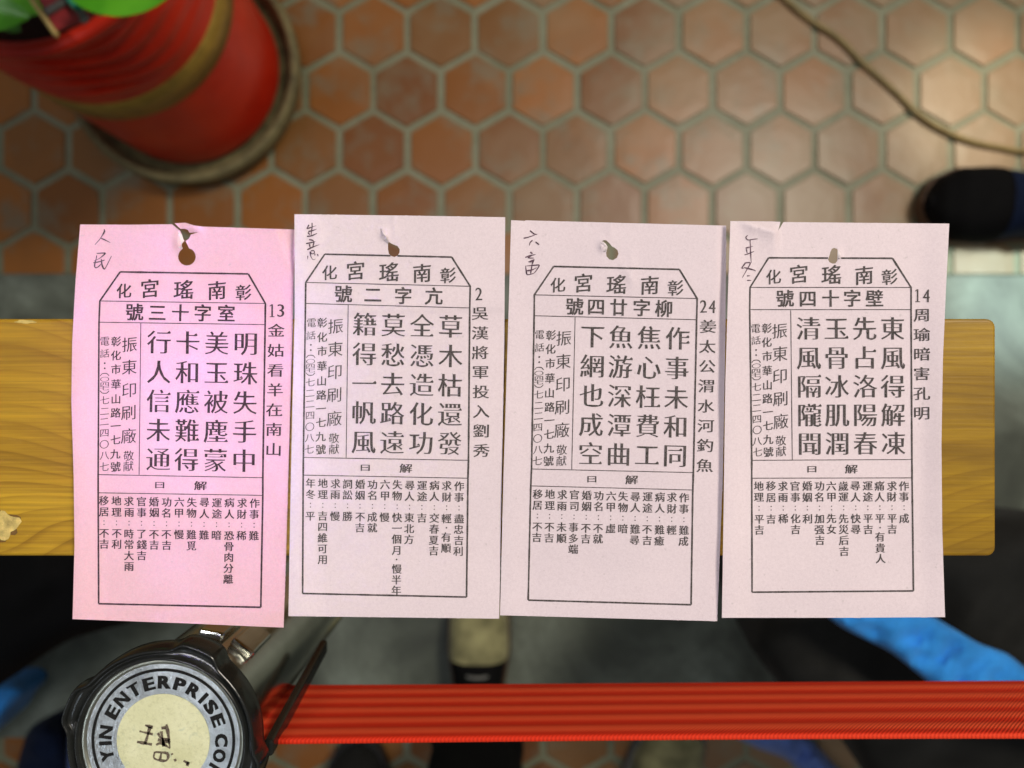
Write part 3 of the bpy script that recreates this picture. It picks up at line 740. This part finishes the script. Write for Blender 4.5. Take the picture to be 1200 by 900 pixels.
def leaf(px, py, z, L, Wd, ang, droop, mat='leaf'):
    v = []; f = []; n = 10; c = P(px, py, z)
    for i in range(n + 1):
        t = i / n; w = Wd * math.sin(math.pi * min(1, t * .93 + .05)) ** .6; zz = -droop * t * t
        for s in (-1, -.5, 0, .5, 1):
            x = L * (t - .5); y = s * w / 2
            v.append((c.x + x * math.cos(ang) - y * math.sin(ang), c.y + x * math.sin(ang) + y * math.cos(ang), z + zz + abs(s) * .006))
    for i in range(n):
        for s in range(4): a = i * 5 + s; f.append((a, a + 1, a + 6, a + 5))
    o = mesh('leaf', v, f, M[mat], None, True); keep(o, pot)
for a in [(146, -13, .55, .085, .05, .10, .006), (30, -4, .455, .12, .040, .25, .02), (-8, 8, .47, .07, .03, 2.4, .02), (215, -80, .55, .16, .05, .5, .03), (70, -140, .58, .2, .06, 1.2, .04), (-70, 10, .52, .12, .05, .1, .03)]: leaf(*a)
for s in ((-.5, .55), (-.44, .60), (-.53, .47)):
    keep(tube('stem', [(pcx + (s[0] + .49) * .2, pcy + (s[1] - .472) * .2, .40), (pcx + (s[0] + .49) * .7, pcy + (s[1] - .472) * .7, .48), (s[0], s[1], .545)], .004, M['leaf'], None, 8), pot)
orn = empty('ornament', P(75, 5, .47), 'crimson and teal paper ornament on two sticks above the pot', 'ornament')
def card(pts, z, mat, name, th=.004):
    bm = bmesh.new(); lo = [bm.verts.new(P(x, y, z + dz)) for x, y, dz in pts]; hi = [bm.verts.new(P(x, y, z + dz) + Vector((0, 0, th))) for x, y, dz in pts]
    n = len(pts); bm.faces.new(lo[::-1]); bm.faces.new(hi)
    for i in range(n): bm.faces.new((lo[i], lo[(i + 1) % n], hi[(i + 1) % n], hi[i]))
    keep(bmo(name, bm, mat), orn)
card([(40, -12, 0), (92, -25, 0), (108, 22, 0), (68, 38, 0)], .50, M['redpaper'], 'paper_panel')
card([(52, 14, 0), (56, 20, 0), (101, -6, 0), (98, -13, 0)], .5045, M['lace'], 'grey_ribbon')
card([(76, -6, 0), (86, -10, 0), (97, 10, 0), (90, 14, 0)], .509, M['teal'], 'teal_ribbon', .006)
card([(88, 8, 0), (97, 8, 0), (106, 24, 0), (98, 29, 0)], .5045, M['lace'], 'grey_ribbon', .003)
for a, b in (((32, -8), (66, 41)), ((108, -12), (118, 18))):
    keep(tube('stick', [P(a[0], a[1], .52), P((a[0] + b[0]) / 2, (a[1] + b[1]) / 2, .517), P(b[0], b[1], .515)], .0024, M['stick'], None, 8), orn)
keep(tube('stick', [P(66, 41, .514), P(64, 30, .45), P(58, 20, .40)], .0022, M['stick'], None, 8), orn)

# ------------------------------------------------------------------ cord
cp = smooth_path([P(x, y, .010) for x, y in [(860, -60), (920, -2), (948, 22), (982, 44), (1012, 74), (1048, 106), (1082, 138), (1125, 161), (1168, 172), (1220, 176), (1330, 150)]], 8)
c_ = tube('floor_cord', cp, .0040, M['cord'], None, 12); tag(c_, 'brown cord curving over the hexagonal tiles at upper right', 'cord')

# ------------------------------------------------------------------ shoes
def interp(t, tab):
    for (a, va), (b, vb) in zip(tab, tab[1:]):
        if t <= b: q = (t - a) / (b - a); q = q * q * (3 - 2 * q) * .5 + q * .5; return va + (vb - va) * q
    return tab[-1][1]
WT = [(0, .012), (.04, .027), (.12, .035), (.3, .034), (.5, .039), (.7, .048), (.84, .046), (.93, .035), (.98, .019), (1, .004)]
HT = [(0, .06), (.08, .085), (.3, .092), (.42, .088), (.55, .072), (.7, .056), (.85, .047), (.95, .036), (1, .020)]
def shoe(root, heel, toe, upper, sole, toecap=None, laces=True, leg=None, scale=1, legtop=.5, capstart=.66):
    heel = Vector(heel); toe = Vector(toe); L = (toe - heel).length; d = (toe - heel) / L; s = Vector((-d.y, d.x, 0)); sc = L / .28 * scale
    z0 = .013
    def cross(t, n=20):
        w = interp(t, WT) * sc; h = interp(t, HT) * sc; c = heel + d * L * t; r = []
        for k in range(n + 1):
            a = math.pi * k / n; x = -math.cos(a); y = math.sin(a)
            x = math.copysign(abs(x) ** .75, x); y = abs(y) ** .7
            r.append(c + s * (x * w) + Vector((0, 0, z0 + .018 + h * y)))
        return r
    def loft(t0, t1, name, mat, grow=0, n=24):
        v = []; f = []
        for i in range(n + 1):
            t = t0 + (t1 - t0) * i / n
            for p in cross(t):
                if grow: c = heel + d * L * t + Vector((0, 0, z0 + .02)); p = p + (p - c).normalized() * grow
                v.append(p)
        m = 21
        for i in range(n):
            for k in range(20): a = i * m + k; f.append((a, a + m, a + m + 1, a + 1))
        f.append(tuple(range(m))[::-1]); f.append(tuple(n * m + k for k in range(m)))
        keep(mesh(name, v, f, mat, None, True), root)
    loft(0, 1, 'upper', upper, 0, 40)
    if toecap: loft(.66, 1, 'toe_cap', toecap, .0016)
    v = []; f = []; n = 30; out = []
    for sg in (-1, 1):
        rng = range(n + 1) if sg < 0 else range(n, -1, -1)
        for i in rng:
            t = i / n; c = heel + d * (L * (1.02 * t - .01)); out.append(c + s * (sg * (interp(t, WT) * sc + .004)))
    N = len(out); v = [Vector((p.x, p.y, z0 - .0015)) for p in out] + [Vector((p.x, p.y, z0 + .022)) for p in out]
    f = [tuple(range(N))[::-1], tuple(range(N, 2 * N))] + [(i, (i + 1) % N, N + (i + 1) % N, N + i) for i in range(N)]
    keep(mesh('sole', v, f, sole, None), root)
    if laces:
        for i in range(4):
            t = .44 + .055 * i; w = interp(t, WT) * sc * .55; h = interp(t, HT) * sc + z0 + .0195; c = heel + d * L * t
            keep(tube('lace', [c - s * w + Vector((0, 0, h - .013)), c - s * w * .5 + Vector((0, 0, h - .0015)), c + Vector((0, 0, h + .001)), c + s * w * .5 + Vector((0, 0, h - .0015)), c + s * w + Vector((0, 0, h - .013))], .0026, M['lace'], None, 6), root)
    if leg:
        v = []; f = []; n = 28; rows = 14; c0 = heel + d * L * .24
        for j in range(rows + 1):
            q = j / rows; z = .075 + (legtop - .075) * q
            for k in range(n):
                a = 2 * math.pi * k / n; r = (.058 + .012 * q) * (1 + .07 * math.sin(5 * a + 9 * q) * (1 - q * .4)) + .003 * math.sin(30 * q)
                v.append((c0.x + r * math.cos(a) * 1.05, c0.y + r * math.sin(a), z))
        for j in range(rows):
            for k in range(n): a = j * n + k; b = j * n + (k + 1) % n; f.append((a, b, b + n, a + n))
        f.append(tuple(rows * n + k for k in range(n)))
        keep(mesh('trouser_leg', v, f, leg, None, True), root)
def F(px, py): p = P(px, py, .05); p.z = 0; return p
r1 = empty('person', F(1290, 245), 'person at the right edge showing a navy shoe and black trouser leg', 'person')
shoe(r1, F(1312, 248), F(1089, 236), M['navy'], M['rubber'], M['black_cloth'], True, M['black_cloth'], 1.12)
r2 = empty('person', F(556, 900), 'person at the bottom centre in black shoe with beige toe cap', 'person')
shoe(r2, F(560, 915), F(561, 694), M['black_cloth'], M['rubber'], M['beige'], True, M['black_cloth'], .92)
shoe(r2, F(410, 1070), F(418, 876), M['charcoal'], M['dark_rubber'], None, True, M['black_cloth'])
r3 = empty('canvas_shoe', F(770, 950), 'sage canvas shoe below the red belt, right of the black shoe', 'shoe')
shoe(r3, F(700, 1030), F(812, 850), M['sage'], M['lace'], M['beige'], False)

# ------------------------------------------------------------------ cloth things low behind the belt
def cloth(name, poly, ztop, mat, label, cat, fold=.01, fs=.02, falloff=40, zlow=None, inset=.5, step=9, seed=0, group=None):
    """a soft bundle: its top follows the outline, edges roll down, the skirt tucks in towards the floor"""
    poly = [tuple(p[:2]) for p in smooth_path([*poly, poly[0]], 4)][:-1]
    zl = zlow if zlow is not None else .012
    def edged(x, y):
        m = 1e9
        for i in range(len(poly)):
            a = Vector(poly[i]); b = Vector(poly[(i + 1) % len(poly)]); p = Vector((x, y)); ab = b - a
            t = max(0, min(1, (p - a).dot(ab) / (ab.length_squared or 1))); m = min(m, (p - a - ab * t).length)
        return m
    def zf(x, y):
        e = min(1, edged(x, y) / falloff); h = math.sqrt(1 - (1 - e) ** 2)
        n = noise.noise(Vector((x * fs, y * fs * 1.8, seed))) + .5 * noise.noise(Vector((x * fs * 2.3 + y * fs, y * fs * 2, seed + 3)))
        return ztop - min(.05, .45 * (ztop - zl)) * (1 - h) + fold * n * e
    o = sheet(poly, None, zf, step, .0015, name, mat)
    me = o.data
    if ztop - zl > .02:                # skirt down to what it rests on
        bm = bmesh.new(); bm.from_mesh(me); be = [e for e in bm.edges if e.is_boundary]
        cx = sum(v.co.x for v in bm.verts) / len(bm.verts); cy = sum(v.co.y for v in bm.verts) / len(bm.verts)
        cur = be
        for q in (.35, .7, 1):
            ret = bmesh.ops.extrude_edge_only(bm, edges=cur); nv = [g for g in ret['geom'] if isinstance(g, bmesh.types.BMVert)]
            cur = [g for g in ret['geom'] if isinstance(g, bmesh.types.BMEdge) and g.is_boundary]
            zr = ztop - .05
            for v in nv:
                v.co.z = v.co.z + (zl - v.co.z) * (q if q == 1 else .45)
                v.co.x += (cx - v.co.x) * inset * .33; v.co.y += (cy - v.co.y) * inset * .33
        bmesh.ops.recalc_face_normals(bm, faces=bm.faces); bm.to_mesh(me); bm.free()
        for p in me.polygons: p.use_smooth = True
    tag(o, label, cat, group); return o
cloth('black_coat', [(880, 760), (905, 700), (970, 650), (1060, 622), (1120, 612), (1230, 602), (1380, 640), (1420, 820), (1380, 1000), (1120, 1010), (1030, 930), (985, 855), (925, 815)],   .50, M['charcoal'],
      'heap of black clothing at lower right, beneath the blue cloth', 'clothing', .035, .007, 60, None, .35, 11, 1)
cloth('blue_cloth', [(962, 716), (985, 734), (1012, 748), (1045, 765), (1084, 796), (1120, 822), (1180, 850), (1290, 880), (1400, 880), (1400, 830), (1290, 815), (1215, 790), (1180, 766), (1148, 754), (1110, 732), (1080, 716), (1030, 705)], .565, M['blue'],
      'bright blue cloth band lying across the black clothing at lower right', 'cloth', .010, .03, 14, .54, .2, 7, 2)
cloth('periwinkle_cloth', [(850, 846), (905, 848), (942, 860), (956, 872), (975, 893), (1000, 925), (960, 930), (925, 893), (890, 878), (858, 862)], .16, M['pblue'],
      'periwinkle blue cloth strip below the red belt near the beige shoe', 'cloth', .03, .03, 14, None, .25, 7, 3)
cloth('dark_clothing', [(-160, 560), (-40, 600), (80, 610), (170, 660), (165, 720), (120, 738), (84, 749), (48, 770), (10, 796), (-60, 830), (-200, 800)], .42, M['black_cloth'],  # soft bundle standing for a person's dark clothing
      'dark clothing in shadow under the wooden bar at lower left', 'clothing bundle', .02, .01, 40, None, .35, 11, 4)
cloth('blue_cloth', [(-90, 830), (-30, 806), (6, 796), (26, 800), (30, 812), (14, 832), (-10, 862), (-90, 900)], .13, M['blue'],
      'small patch of blue cloth at the left edge, below the dark clothing', 'cloth', .01, .03, 12, None, .2, 7, 5)
cloth('navy_pouch', [(6, 960), (22, 890), (34, 856), (54, 842), (70, 852), (78, 885), (80, 960), (40, 990)], .16, M['navy'],
      'rounded navy pouch on the floor left of the barrier post', 'pouch', .02, .03, 16, None, .2, 7, 6)
cloth('pale_blue_cloth', [(70, 980), (74, 900), (80, 852), (96, 846), (104, 880), (112, 980)], .14, M['pblue'],
      'narrow light blue cloth between navy pouch and barrier post cap', 'cloth', .01, .03, 10, None, .2, 6, 7)

bpy.data.objects.remove(FO); bpy.data.curves.remove(FC)
